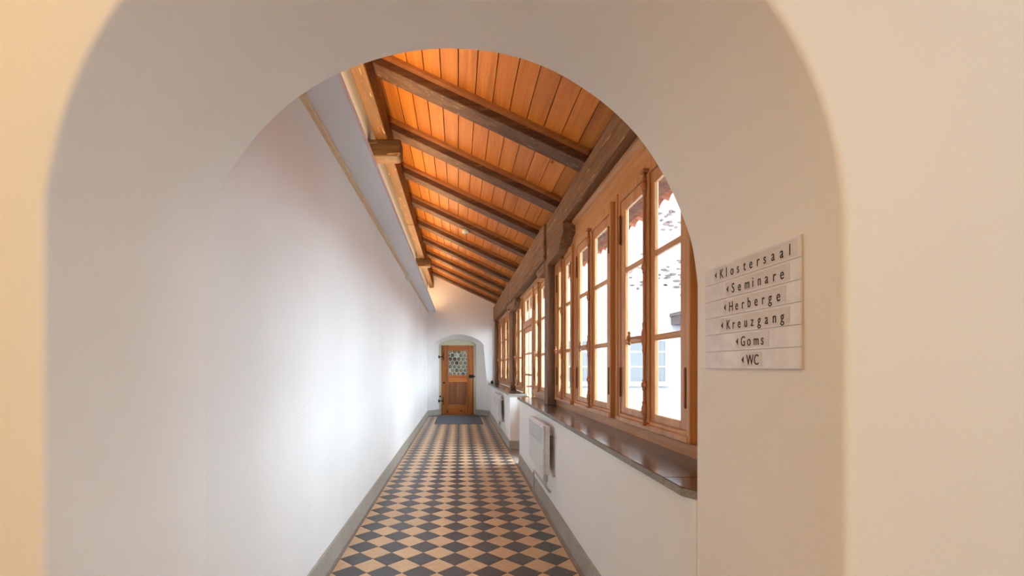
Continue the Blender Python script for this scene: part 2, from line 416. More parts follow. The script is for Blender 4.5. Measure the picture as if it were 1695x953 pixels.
def far_wall():
    # splayed embrasure round the door
    n = 24
    def outline(x0, x1, zs, zt, k):
        pts = [(x0, 0), (x0, zs*.5), (x0, zs)]
        for i in range(1, n):
            t = i/n; pts.append((x0+(x1-x0)*t, zs+(zt-zs)*(math.sin(PI*t)**k)))
        return pts+[(x1, zs), (x1, zs*.5), (x1, 0)]
    fo = outline(-.80, .80, 1.90, 2.19, .8); fo[0] = (-.80, 0); 
    fo = [(-.80, 0), (-.72, .95), (-.66, 1.88)]+[(-.66+1.32*i/n, 1.90+.26*math.sin(PI*i/n)**.75) for i in range(1, n)]+[(.66, 1.88), (.74, .95), (.80, 0)]
    mid = None
    fi = [(-.527, 0), (-.527, .95), (-.527, 1.90)]+[(-.527+1.003*i/n, 1.93+.11*math.sin(PI*i/n)**.8) for i in range(1, n)]+[(.476, 1.90), (.476, .95), (.476, 0)]
    bm = new(); rings = []
    rect = []
    for i, (x, z) in enumerate(fo):
        if i < 3: rect.append((-1.2, z*1.05 if i < 2 else 4.3*.5))
        elif i >= len(fo)-3: rect.append((1.3, z*1.05 if i > len(fo)-3 else 4.3*.5))
        else:
            t = (i-3)/(n-2); rect.append((-1.2+2.5*t, 4.3))
    def ring(p, y): rings.append([bm.verts.new((x, y, z)) for x, z in p])
    ring(rect, YE); ring([(a[0]+(b[0]-a[0])*.12, a[1]+(b[1]-a[1])*.12) for a, b in zip(fo, rect)], YE)
    for t, yy in ((0, 0), (.04, .012), (.12, .045), (.5, .2), (1, .38)):
        ring([(a[0]+(b[0]-a[0])*t, a[1]+(b[1]-a[1])*t) for a, b in zip(fo, fi)], YE+yy)
    for a, b in zip(rings, rings[1:]):
        for k in range(len(a)-1): bm.faces.new((a[k], a[k+1], b[k+1], b[k]))
    bmesh.ops.recalc_face_normals(bm, faces=bm.faces[:])
    o = obj('wall_far', bm, M['white'], sm=True)
    struct(o, 'white end wall with an arched splayed niche round the wooden door', 'wall')
    mod = o.modifiers.new('a', 'EDGE_SPLIT'); mod.split_angle = .9
    struct(obj('wall_light_stop', B(-1.3, 1.4, YE+.445, YE+.62, 0, 4.2), M['white']), 'unseen slab added behind the end door to block stray daylight', 'wall')  # unseen slab, added to close light leaks round the door
    YD = YE+.38
    bm = new(); fr = fi
    # pale painted jamb and arched head (solid with door opening)
    prism(bm, [(-.527, 0), (-.473, 0), (-.473, 1.9), (-.527, 1.9)], YD-.01, YD+.06)
    prism(bm, [(.416, 0), (.476, 0), (.476, 1.9), (.416, 1.9)], YD-.01, YD+.06)
    prism(bm, [(-.527, 1.887)]+[(-.527+1.003*i/n, 1.93+.115*math.sin(PI*i/n)**.8) for i in range(0, n+1)]+[(.476, 1.887)], YD-.01, YD+.06)
    d = thing('door_1', (-.03, YD, 0)); struct(d, 'varnished wooden door with leaded bullseye window at the corridor end', 'door')
    obj('door_frame', bm, M['jamb'], d)
    f = YD; x0, x1, zt = -.473, .416, 1.883
    gx0, gx1, gz0, gz1 = -.274, .235, 1.073, 1.74
    obj('stile', B(x0+.003, gx0+.0, f, f+.04, .003, zt, bev=.003), M['door'], d)
    obj('stile', B(gx1, x1-.003, f, f+.04, .003, zt, bev=.003), M['door'], d)
    obj('rail', B(gx0, gx1, f, f+.04, gz1, zt, bev=.003), M['doorh'], d)
    obj('rail', B(gx0, gx1, f, f+.04, .889, gz0, bev=.003), M['doorh'], d)
    obj('rail', B(gx0, gx1, f, f+.04, .003, .268, bev=.003), M['doorh'], d)
    pn = new(); box(pn, gx0, gx1, f+.012, f+.035, .268, .889); box(pn, gx0+.05, gx1-.05, f+.004, f+.02, .32, .84, bev=.008)
    obj('panel', pn, M['doorpanel'], d)
    # leaded light with hexagonal panes
    lead = obj('leaded_light', B(gx0, gx1, f+.02, f+.03, gz0, gz1), M['lead'], d)
    R = .066; dx = R*math.sqrt(3)+.004; dz = R*1.5+.003
    for j in range(-1, 8):
        for i in range(-1, 6):
            cx = gx0+.05+i*dx+(dx/2 if j % 2 else 0); cz = gz0+.03+j*dz
            pts = [(cx+(R-.006)*math.cos(PI/6+k*PI/3), cz+(R-.006)*math.sin(PI/6+k*PI/3)) for k in range(6)]
            # clip to the opening
            for (ax, s, lim) in ((0, 1, gx0+.006), (0, -1, gx1-.006), (1, 1, gz0+.006), (1, -1, gz1-.006)):
                out = []
                for a, b in zip(pts, pts[1:]+pts[:1]):
                    ia, ib = s*(a[ax]-lim) >= 0, s*(b[ax]-lim) >= 0
                    if ia: out.append(a)
                    if ia != ib:
                        t = (lim-a[ax])/(b[ax]-a[ax]); out.append((a[0]+(b[0]-a[0])*t, a[1]+(b[1]-a[1])*t))
                pts = out
                if len(pts) < 3: break
            if len(pts) < 3: continue
            ar = abs(sum(a[0]*b[1]-b[0]*a[1] for a, b in zip(pts, pts[1:]+pts[:1])))/2
            if ar < .0006: continue
            bm = new(); mx, mz = sum(p[0] for p in pts)/len(pts), sum(p[1] for p in pts)/len(pts)
            A = [bm.verts.new((p[0], f+.021, p[1])) for p in pts]; Bq = [bm.verts.new((p[0], f+.014, p[1])) for p in pts]
            Cq = [bm.verts.new((mx+(p[0]-mx)*.45, f+.010, mz+(p[1]-mz)*.45)) for p in pts]; m = len(pts)
            for u, w in ((A, Bq), (Bq, Cq)):
                for k in range(m): bm.faces.new((u[k], u[(k+1) % m], w[(k+1) % m], w[k]))
            bm.faces.new(Cq); bmesh.ops.recalc_face_normals(bm, faces=bm.faces[:])
            obj('pane', bm, M['bull'], lead)
    # ornate hinges
    for hz in (1.57, .375):
        bm = new()
        tube(bm, [(-.545, f-.02, hz), (-.50, f-.018, hz), (-.44, f-.012, hz+.01), (-.405, f-.01, hz)], [.016, .014, .012, .008])
        for s in (1, -1):
            tube(bm, [(-.44, f-.012, hz), (-.405, f-.012, hz+s*.035), (-.395, f-.012, hz+s*.075), (-.42, f-.012, hz+s*.10), (-.44, f-.012, hz+s*.085)], [.014, .012, .011, .010, .008], 6)
        lathe(bm, [(.018, -.04), (.02, 0), (.018, .04)], (-.535, f-.02, hz))
        h = obj('hinge', bm, M['iron'], d); h['label'] = 'black scrolled iron hinge'
    lk = new(); box(lk, .285, .41, f-.03, f+.002, 1.0, 1.085, bev=.006); box(lk, .40, .447, f-.028, f-.012, 1.02, 1.06, bev=.003)
    l = obj('lock', lk, M['iron'], d); l['label'] = 'black iron box lock'
    tube(new(), [(0, 0, 0), (0, 0, 1)], .1).free()
    obj('handle', tube(new(), [(.34, f-.03, 1.04), (.34, f-.075, 1.04), (.30, f-.08, 1.035), (.27, f-.078, 1.025)], [.009, .009, .008, .01]), M['iron'], l)
    obj('bolt', lathe(new(), [(.022, 0), (.026, -.01), (.012, -.028)], (-.395, f, .87), 'Y'), M['iron'], d)
    obj('bolt', lathe(new(), [(.02, 0), (.024, -.012), (.01, -.02)], (-.50, f-.012, .50), 'Y'), M['iron'], d)
    # splayed skirting inside the niche
    for nm, pts in (('baseboard_far', [(-.527, YD-.012), (-.80, YE+.004), (-.81, YE)]), ('baseboard_far', [(.81, YE), (.80, YE+.004), (.476, YD-.012)])):
        skirting(nm, pts, 'grey stone skirting in the niche '+('left' if pts[0][0] < 0 else 'right')+' of the end door', .15, .018)
far_wall()
tag(obj('door_mat', box(new(), -.552, .56, 10.95, 12.70, .0012, .011, bev=.003), M['mat']), 'blue-grey rectangular mat on the floor before the end door', 'mat')

# ------------------------------------------------------------------ RIGHT: knee walls, sills, baseboards
wallbox('wall_right', [(XRn(YI), YI-.002), (XRn(6.5), 6.5), (1.16, 6.5), (1.16, YI-.002)], 0, .857, M['white'], 'white knee wall under the near windows on the right', 'wall')
wallbox('wall_right', [(.808, 7.6), (.815, YE+.3), (1.16, YE+.3), (1.16, 7.6)], 0, .848, M['white'], 'white knee wall block under the far windows', 'wall')
skirting('baseboard_right', [(XRn(YI), YI), (XRn(6.5), 6.5), (1.05, 6.5)], 'grey stone skirting along the near knee wall', .14)
skirting('baseboard_right', [(1.05, 7.6), (.808, 7.6), (.815, YE)], 'grey stone skirting round the far knee wall block', .14)
def sill(name, pts, z0, z1, joints, label):
    # pts in XY, split at joints into slabs along Y
    root = thing(name, ((pts[0][0]+1.05)/2, pts[0][1], z0)); tag(root, label, 'sill', kind='structure')
    for (ya, yb) in joints:
        xa = pts[0][0]+(pts[1][0]-pts[0][0])*(ya-pts[0][1])/(pts[1][1]-pts[0][1])
        xb = pts[0][0]+(pts[1][0]-pts[0][0])*(yb-pts[0][1])/(pts[1][1]-pts[0][1])
        poly = [(xa, ya+.001), (xb, yb-.001), (1.075, yb-.001), (1.075, ya+.001)]
        if ya < 1.7: poly = [(xa+.03, ya+.001), (xa, ya+.055), (xb, yb-.001), (1.075, yb-.001), (1.075, ya+.001)]
        bm = prism(new(), poly, z0, z1, 'XY', bev=.003)
        for f in bm.faces:
            f.material_index = 0 if f.normal.z > .5 else 1
        obj('slab', bm, [M['sill'], M['silledge']], root)
    return root
sill('trim_1', [(.762, YI), (.80, 6.55)], .857, .889, [(YI, 1.80), (1.80, 3.55), (3.55, 5.05), (5.05, 6.58)], 'polished brown granite window sill on the near knee wall')
sill('trim_2', [(.782, 7.55), (.79, YE)], .848, .880, [(7.55, 9.3), (9.3, 11.0), (11.0, YE)], 'polished brown granite sill on the far knee wall block')

# ------------------------------------------------------------------ posts, beams on window side
XW = 1.065
def wood_box(name, a, mat, label, cat, bev=.006):
    return struct(obj(name, B(*a, bev=bev), mat), label, cat)
wood_box('trim_3', (.96, 1.12, 5.22, 5.40, .888, 2.64), M['post'], 'grey-brown timber post between the near and middle window bays', 'post')
wood_box('trim_4', (.96, 1.12, 8.93, 9.10, .879, 2.64), M['post'], 'grey-brown timber post between the middle and far window bays', 'post')
wood_box('trim_5', (.95, 1.12, 12.62, 12.75, .879, 2.64), M['post'], 'dark timber post in the far right corner', 'post')
wood_box('trim_6', (.955, 1.12, YI+.002, 5.27, 2.63, 2.85), M['beam'], 'weathered brown beam above the near window bay', 'beam', .008)
wood_box('trim_7', (.925, 1.12, 5.275, 8.96, 2.47, 2.86), M['beam'], 'thick weathered beam above the middle window bay', 'beam', .010)
wood_box('trim_8', (.92, 1.12, 8.965, YE-.002, 2.50, 2.87), M['beam'], 'weathered beam above the far window bay by the end wall', 'beam', .010)
def bolster(y0, y1, z0, z1, near, label, nm):
    # chamfer on the end away from the post
    L = y1-y0
    if near: pts = [(y0, z1), (y0, z0+(z1-z0)*.55), (y0+L*.10, z0+(z1-z0)*.45), (y0+L*.22, z0+.02), (y0+L*.3, z0), (y1, z0), (y1, z1)]
    else: pts = [(y0, z1), (y0, z0), (y0+L*.7, z0), (y0+L*.85, z0+.03), (y1, z0+(z1-z0)*.6), (y1, z1)]
    struct(obj(nm, prism(new(), pts, .955, 1.09, 'YZ', bev=.004), M['beam']), label, 'bracket')
bolster(4.42, 5.22, 2.40, 2.63, True, 'dark shaped wooden bracket under the near beam at the first post', 'trim_9')
bolster(5.40, 5.95, 2.36, 2.475, False, 'small shaped wooden bracket behind the first post', 'trim_10')
bolster(8.15, 8.93, 2.32, 2.475, True, 'dark shaped wooden bracket before the second post', 'trim_11')
bolster(9.10, 9.6, 2.40, 2.50, False, 'small shaped wooden bracket behind the second post', 'trim_12')

# ------------------------------------------------------------------ bays: timber lining
def bay(n, y0, y1, zt, openings, label):
    r = thing(n, (1.09, (y0+y1)/2, .889)); struct(r, label, 'window panelling')
    x0, x1 = 1.068, 1.088
    zlow = .886
    obj('top_panel', B(x0, x1, y0, y1, 2.42, zt, bev=.003), M['frameh'], r)
    obj('moulding', prism(new(), [(x0+.001, zt-.001), (x0-.035, zt-.001), (x0-.030, zt-.018), (x0-.012, zt-.032), (x0+.001, zt-.04)], y0, y1, 'XZ'), M['frameh'], r)
    prev = y0
    for a, b, door in openings:
        if a-prev > .01: obj('mullion', B(x0, x1, prev, a, .95, 2.42, bev=.003), M['frame'], r)
        prev = b
    if y1-prev > .01: obj('mullion', B(x0, x1, prev, y1, .95, 2.42, bev=.003), M['frame'], r)
    segs = []; prev = y0
    for a, b, door in openings:
        if door: segs.append((prev, a)); prev = b
    segs.append((prev, y1))
    for a, b in segs:
        obj('bottom_rail', B(x0-.012, x1, a, b, zlow, .95, bev=.003), M['frameh'], r)
PAD = .05
wins = [(2.219, 3.13), (3.354, 4.28), (4.49, 5.15)], [(5.78, 6.69), (8.00, 8.84)], [(9.30, 10.25), (10.47, 11.42), (11.62, 12.50)]
DO = (6.80, 7.78)
bay('trim_13', YI+.002, 5.22, 2.63, [(a-PAD, b+PAD, 0) for a, b in wins[0]], 'honey wood panelling round the near bay of windows')
bay('trim_14', 5.40, 8.93, 2.47, sorted([(a-PAD, b+PAD, 0) for a, b in wins[1]]+[(DO[0], DO[1], 1)]), 'honey wood panelling round the middle windows and glazed door')
bay('trim_15', 9.10, 12.62, 2.50, [(a-PAD, b+PAD, 0) for a, b in wins[2]], 'honey wood panelling round the far bay of windows')

def ring_boxes(bm, x0, x1, y0, y1, z0, z1, wy, wz0, wz1, bev=.003):
    box(bm, x0, x1, y0, y0+wy, z0, z1, bev=bev); box(bm, x0, x1, y1-wy, y1, z0, z1, bev=bev)
    box(bm, x0, x1, y0+wy, y1-wy, z0, z0+wz0, bev=bev); box(bm, x0, x1, y0+wy, y1-wy, z1-wz1, z1, bev=bev)
def casement(i, y0, y1, label):
    w = thing('window_%d' % i, (1.09, (y0+y1)/2, .95)); struct(w, label, 'window')
    bm = new(); ring_boxes(bm, 1.045, 1.085, y0-PAD, y1+PAD, .951, 2.43, PAD, .05, .065)
    # raised outer edge strip
    box(bm, 1.036, 1.05, y0-PAD, y0-PAD+.016, .951, 2.43, bev=.003); box(bm, 1.036, 1.05, y1+PAD-.016, y1+PAD, .951, 2.43, bev=.003)
    box(bm, 1.030, 1.05, y0-PAD+.016, y1+PAD-.016, .951, .985, bev=.004)
    obj('window_frame', bm, M['frame'], w)
    ym = (y0+y1)/2; z0, z1 = 1.003, 2.362
    for (a, b) in ((y0+.002, ym-.002), (ym+.002, y1-.002)):
        lo = a < ym-.1
        so, si = .075, .075
        bm = new(); ring_boxes(bm, 1.052, 1.076, a, b, z0, z1, .073, .042, .07, .004)
        s = obj('sash', bm, M['frame'], w)
        ga, gb = a+.073, b-.073
        for zc in (1.458, 1.912):
            obj('muntin', prism(new(), [(1.055, zc-.007), (1.061, zc-.016), (1.0755, zc-.016), (1.0755, zc+.016), (1.061, zc+.016), (1.055, zc+.007)], ga-.003, gb+.003, 'XZ'), M['frameh'], s)
        for za, zb in ((z0+.042, 1.441), (1.475, 1.895), (1.929, z1-.07)):
            obj('pane', B(1.067, 1.070, ga-.004, gb+.004, za-.004, zb+.004), M['glass'], s)
        hy = a+.004 if lo else b-.004
        for hz in (1.12, 2.10):
            hb = lathe(new(), [(.003, -.012), (.007, -.006), (.007, .17), (.003, .178)], (1.044, hy, hz), n=8)
            obj('hinge', hb, M['darkmetal'], s)
    # cover strip and espagnolette
    bm = new(); prism(bm, [(ym-.028, 1.046), (ym+.028, 1.046), (ym+.022, 1.036), (ym-.022, 1.036)], z0+.01, z1-.005, 'XY') if False else None
    box(bm, 1.036, 1.054, ym-.030, ym+.030, z0-.012, z1+.005, bev=.005)
    obj('cover_strip', bm, M['frame'], w)
    e = new(); xr = 1.027
    tube(e, [(xr, ym, .985), (xr, ym, 2.385)], .0075, 8)
    for zc, s in ((1.06, 1), (1.463, 1.7), (2.30, 1), (1.85, .6), (1.20, .6)):
        lathe(e, [(.004, -.055*s), (.012, -.045*s), (.009, -.03*s), (.016, -.015*s), (.016, .015*s), (.009, .03*s), (.012, .045*s), (.004, .055*s)], (xr, ym, zc), n=10)
    for zc in (.985, 2.38):
        box(e, xr-.016, 1.05, ym-.026, ym+.026, zc-.009, zc+.009, bev=.003)
    er = obj('espagnolette', e, M['metal'], w, sm=False)
    h = new()
    tube(h, [(xr-.005, ym, 1.463), (xr-.028, ym, 1.463), (xr-.032, ym+.03, 1.464), (xr-.034, ym+.13, 1.466)], [.011, .010, .008, .007], 8)
    lathe(h, [(.003, -.042), (.010, -.032), (.006, -.022), (.015, -.008), (.015, .008), (.006, .022), (.010, .032), (.003, .042)], (xr-.034, ym+.135, 1.466), n=10)
    obj('handle', h, M['metal'], er)
lab = ['nearest casement window beside the arch, cut by its edge', 'second casement window from the arch', 'narrow casement window just before the first timber post',
       'casement window just behind the first timber post', 'casement window just before the second timber post', 'casement window just behind the second timber post',
       'middle casement window of the farthest bay', 'farthest casement window beside the end wall']
k = 0
for b in wins:
    for (a, c) in b:
        k += 1; casement(k, a, c, lab[k-1]+', honey wood with a tall bolt rod')
def yard_door():
    y0, y1 = DO
    w = thing('door_2', (1.09, (y0+y1)/2, 0)); struct(w, 'glazed honey wood door to the courtyard between the knee walls', 'door')
    bm = new(); ring_boxes(bm, 1.04, 1.088, y0, y1, 0, 2.42, .07, .03, .05); box(bm, 1.035, 1.088, y0+.07, y1-.07, 1.90, 1.985, bev=.004)
    obj('door_frame', bm, M['frame'], w)
    tr = new(); ring_boxes(tr, 1.05, 1.078, y0+.07, y1-.07, 1.985, 2.37, .05, .03, .035)
    t = obj('transom_sash', tr, M['frame'], w); ym = (y0+y1)/2
    obj('muntin', B(1.055, 1.076, ym-.016, ym+.016, 2.012, 2.338, bev=.004), M['frame'], t)
    for a, b in ((y0+.12, ym-.016), (ym+.016, y1-.12)): obj('pane', B(1.066, 1.069, a-.003, b+.003, 2.012, 2.338), M['glass'], t)
    lf = new(); ring_boxes(lf, 1.05, 1.078, y0+.072, y1-.072, .032, 1.898, .085, .82, .07, .004)
    l = obj('door_leaf', lf, M['frame'], w)
    a0, b0 = y0+.157, y1-.157
    zs = [.852, 1.18, 1.50, 1.828]
    obj('muntin', B(1.055, 1.076, ym-.016, ym+.016, .845, 1.84, bev=.004), M['frame'], l)
    for z in zs[1:-1]: obj('muntin', B(1.057, 1.075, a0-.003, b0+.003, z-.014, z+.014, bev=.004), M['frameh'], l)
    for z0, z1 in zip(zs, zs[1:]):
        for a, b in ((a0, ym-.016), (ym+.016, b0)): obj('pane', B(1.066, 1.069, a-.003, b+.003, z0+(.014 if z0 > .9 else 0), z1-(.014 if z1 < 1.8 else 0)), M['glass'], l)
    obj('handle', tube(new(), [(1.05, y0+.115, 1.02), (1.0, y0+.115, 1.02), (.995, y0+.16, 1.02), (.995, y0+.22, 1.015)], .009), M['metal'], l)
yard_door()
# white plaster threshold step of the passage
struct(obj('trim_16', B(1.03, 1.16, 6.5, 7.6, -.002, .03, bev=.004), M['border']), 'stone threshold of the courtyard door', 'threshold')

# ------------------------------------------------------------------ CEILING
SL = .47
def zc(x): return 2.846+SL*(.96-x)         # underside of rafters
TB = .105                                   # rafter depth (vertical)
def ceiling():
    c = thing('ceiling', (.1, 7.1, 3.3)); struct(c, 'sloping ceiling of orange pine boards over the corridor', 'ceiling')
    bw = .1285; x = -.90; i = 0
    while x < 1.12:
        x0, x1 = x+.0022, x+bw-.0022
        pts = [(x0, zc(x0)+TB+.004), (x0+.003, zc(x0)+TB), (x1-.003, zc(x1)+TB), (x1, zc(x1)+TB+.004), (x1, zc(x1)+TB+.022), (x0, zc(x0)+TB+.022)]
        cuts = [YI+.003, 1.6+random.uniform(3, 9), YE]
        o = obj('ceiling_board', prism(new(), pts, YI+.003, YE, 'XZ'), M['board'], c); x += bw; i += 1
    # deck behind the joints
    d = prism(new(), [(-1.1, zc(-1.1)+TB+.0225), (1.62, zc(1.62)+TB+.0225), (1.62, zc(1.62)+TB+.06), (-1.1, zc(-1.1)+TB+.06)], YI-.2, YE+.6, 'XZ')
    struct(obj('roof', d, M['eave']), 'dark timber roof deck above the boards, reaching out to the eave', 'roof')
    ys = [2.63+1.03*k for k in range(10)]
    for k, y in enumerate(ys):
        if y+.2 > YE: w = YE-y-.003
        else: w = .185
        if w < .05: continue
        t = thing('rafter', (.15, y+w/2, zc(.15))); tag(t, ORD[k]+' crossing the board ceiling', 'rafter', 'rafters under the board ceiling')
        sk = .0
        xa, xb = -.80, .985
        pts = [(xa, zc(xa)), (xb, zc(xb)), (xb, zc(xb)+TB-.0005), (xa, zc(xa)+TB-.0005)]
        obj('timber', prism(new(), pts, y, y+w, 'XZ', bev=.005), M['rafter'], t)
        # fillet strip at the board side facing the camera
        a = zc(xa)+TB-.001; b = zc(xb)+TB-.001; h = .04
        bm = new()
        vs = [bm.verts.new(p) for p in ((xa, y, a), (xa, y-.034, a), (xa, y-.026, a-h*.6), (xa, y, a-h), (xb, y, b), (xb, y-.034, b), (xb, y-.026, b-h*.6), (xb, y, b-h))]
        for q in ((0, 1, 5, 4), (1, 2, 6, 5), (2, 3, 7, 6), (3, 0, 4, 7), (0, 3, 2, 1), (4, 5, 6, 7)): bm.faces.new([vs[n] for n in q])
        bmesh.ops.recalc_face_normals(bm, faces=bm.faces[:])
        obj('fillet', bm, M['fillet'], t)
        # eave blocking board on the beam between rafters
    for k in range(len(ys)+1):
        a = ys[k-1]+.186 if k else YI+.003; b = (ys[k] if k < len(ys) else YE)-.001
        if b > YE: b = YE-.002
        if b-a < .05: continue
        pts = [(1.0, 2.861 if a > 5 else 2.851), (1.03, 2.861 if a > 5 else 2.851), (1.03, zc(1.03)+TB-.001), (1.0, zc(1.0)+TB-.001)]
        if a < 5.27 < b: pts[0] = (1.0, 2.871); pts[1] = (1.03, 2.871)
        if a > 8: pts[0] = (1.0, 2.872); pts[1] = (1.03, 2.872)
        obj('eave_infill', prism(new(), pts, a, b, 'XZ'), M['rafter'] if a < 7 else M['white'], c)
ORD = ['near dark brown rafter hidden above the arch edge', 'broadest dark rafter, first one seen in full through the arch', 'second dark rafter from the arch, ending at the near wall corbel',
       'third dark rafter from the arch', 'fourth dark rafter from the arch, carrying the smoke detector', 'fifth dark rafter from the arch', 'sixth dark rafter from the arch',
       'seventh dark rafter from the arch', 'eighth dark rafter from the arch, last but one', 'last dark rafter before the white end wall']
ceiling()
# purlin with joint
struct(obj('trim_17', B(-.764, -.653, YI+.003, 7.10, 3.39, 3.60, bev=.006), M['purlin']), 'brown ceiling purlin along the left wall, near length', 'beam')
struct(obj('trim_18', B(-.764, -.653, 7.106, YE-.002, 3.385, 3.598, bev=.006), M['purlin']), 'brown ceiling purlin along the left wall, far length beyond the joint', 'beam')
for i, y in enumerate((4.44, 9.30)):
    bm = new()
    pts = [(-.85, y), (-.58, y), (-.545, y+.02), (-.53, y+.06), (-.53, y+.12), (-.56, y+.16), (-.85, y+.16)]
    pts = [(-.85, 3.235), (-.575, 3.235), (-.545, 3.245), (-.53, 3.275), (-.53, 3.391), (-.85, 3.391)]
    prism(bm, pts, y, y+.17, 'XZ', bev=.008)
    tag(obj('corbel', bm, M['corbel']), ('near' if i == 0 else 'far')+' rounded wooden corbel carrying the purlin on the left', 'corbel')
# cornice board with cove light
cr = thing('trim_19', (-.71, 7.17, 2.745)); struct(cr, 'pale grey cornice board hiding the cove light along the left wall', 'cornice')
obj('underside_board', prism(new(), [(XL(YI)-.003, YI+.003), (XL(YE)-.003, YE-.002), (-.600, YE-.002), (-.600, YI+.003)], 2.745, 2.763, 'XY', bev=.002), M['cornice'], cr)
obj('lip', B(-.612, -.600, YI+.003, YE-.002, 2.7635, 2.80, bev=.002), M['cornice'], cr)
lt = thing('cove_lamp', (-.74, 7.1, 2.764)); tag(lt, 'warm strip lamp hidden on top of the pale cornice board', 'lamp')
obj('lamp_housing', B(-.70, -.62, 1.9, 12.4, 2.7635, 2.772), M['plastic'], lt)
for q in range(7):
    obj('lamp_tube', tube(new(), [(-.66, 1.95+q*1.5, 2.781), (-.66, 3.37+q*1.5, 2.782)], .008, 8), M['tube'], lt)
# cable duct + junction box
bm = prism(new(), [(XL(YI)-.002, YI+.003), (XL(12.6)-.002, 12.6), (XL(12.6)+.032, 12.6), (XL(YI)+.032, YI+.003)], 2.722, 2.744, 'XY', bev=.003)
tag(obj('cable_duct', bm, M['duct']), 'slim cream cable duct along the top of the left wall', 'duct')
jx = XL(7.6)
bm = box(new(), jx-.001, jx+.055, 7.50, 7.70, 2.675, 2.744, bev=.006)
jb = thing('junction_box', (jx, 7.6, 2.68)); tag(jb, 'small pale junction box on the cable duct, high on the left wall', 'box')
obj('casing', bm, M['plastic'], jb); obj('lid', B(jx+.055, jx+.062, 7.52, 7.68, 2.683, 2.738, bev=.002), M['plastic'], jb)
# smoke detector under the fourth rafter
sx, sy = .10, 6.86; sz = zc(sx)
det = thing('smoke_detector', (sx, sy, sz-.06)); tag(det, 'small round pale smoke detector under a ceiling rafter', 'smoke detector')
obj('casing', lathe(new(), [(.048, .062), (.050, .03), (.046, .012), (.034, .004), (.012, 0)], (sx, sy, sz-.06), n=24), M['plastic'], det, sm=True)
obj('sensor', lathe(new(), [(.016, 0), (.014, -.014), (.008, -.018)], (sx, sy, sz-.06), n=16), M['pipe'], det)

# ------------------------------------------------------------------ RADIATORS
def radiator(y0, y1, z0, z1, xf, xb, wall, label, ribs):
    r = thing('radiator', ((xf+xb)/2, (y0+y1)/2, z0)); tag(r, label, 'radiator', 'white radiators under the sills')
    f = new(); box(f, xf, xf+.018, y0, y1, z0, z1, bev=.005)
    fp = obj('front_panel', f, M['enamel'], r)
    bm = new(); n = 8; hh = (z1-z0)*.34
    for k in range(n):
        z = z1-.03-hh*(k/n); box(bm, xf-.006, xf+.002, y0+.03+(0 if k < 8 else .12), y1-.03, z-.005, z, bev=0)
    obj('grille', bm, M['slot'], fp)
    bm = new()
    for k in range(ribs):
        z = z0+.03+(z1-z0)*.55*k/ribs; box(bm, xf-.003, xf+.001, y0+.03, y1-.03, z, z+.006)
    obj('rib', bm, M['enamel'], fp)
    obj('side_cover', B(xf+.0185, xb, y0+.003, y0+.012, z0+.005, z1-.003, bev=.003), M['enamel'], r)
    obj('side_cover', B(xf+.0185, xb, y1-.012, y1-.003, z0+.005, z1-.003, bev=.003), M['enamel'], r)
    obj('top_grille', B(xf+.0185, xb, y0+.013, y1-.013, z1-.01, z1-.003), M['enamel'], r)
    obj('back_panel', B(xb-.014, xb, y0+.0125, y1-.0125, z0+.005, z1-.011), M['enamel'], r)
    for yy in (y0+.12, y1-.12): obj('bracket', B(xb, wall+.004, yy-.012, yy+.012, z1-.10, z1-.06), M['enamel'], r)
    p = new(); xp = wall-.035
    tube(p, [(xf+.03, y0+.035, z0+.004), (xf+.03, y0+.035, z0-.10), (xp, y0+.035, z0-.145), (xp, y0+.08, z0-.15)], .010)
    tube(p, [(xp, y0+.07, z0-.15), (xp, y1+.12, z0-.15), (xp, y1+.14, z0-.17), (xp, y1+.14, .03)], .009)
    obj('pipe', p, M['pipe'], r)
    lathe_b = lathe(new(), [(.012, 0), (.02, .006), (.02, .05), (.014, .058)], (xf+.03, y0+.035, z0-.062), n=12)
    obj('valve', lathe_b, M['pipe'], r)
    obj('cable', tube(new(), [(xb-.03, y0-.004, z1-.12), (xb-.02, y0-.008, z1-.24), (xb, y0-.010, z1-.38), (xb+.02, y0-.012, z0-.01), (wall-.003, y0-.01, z0+.0)], .005, 6), M['enamel'], r)
radiator(4.02, 4.80, .395, .812, .70, .76, XRn(4.0), 'white radiator on the near knee wall below the granite sill', 14)
radiator(8.55, 9.72, .33, .80, .70, .76, .809, 'white radiator on the far knee wall block near the end door', 14)
# small dark object at far end of the sill
v = thing('small_dark_object', (.87, 12.55, .881)); tag(v, 'tiny dark unidentified object at the far end of the granite sill', 'vase')
obj('body', lathe(new(), [(.018, 0), (.034, .012), (.036, .03), (.02, .05), (.012, .062), (.016, .068)], (.87, 12.55, .8805), n=14), M['iron'], v, sm=True)

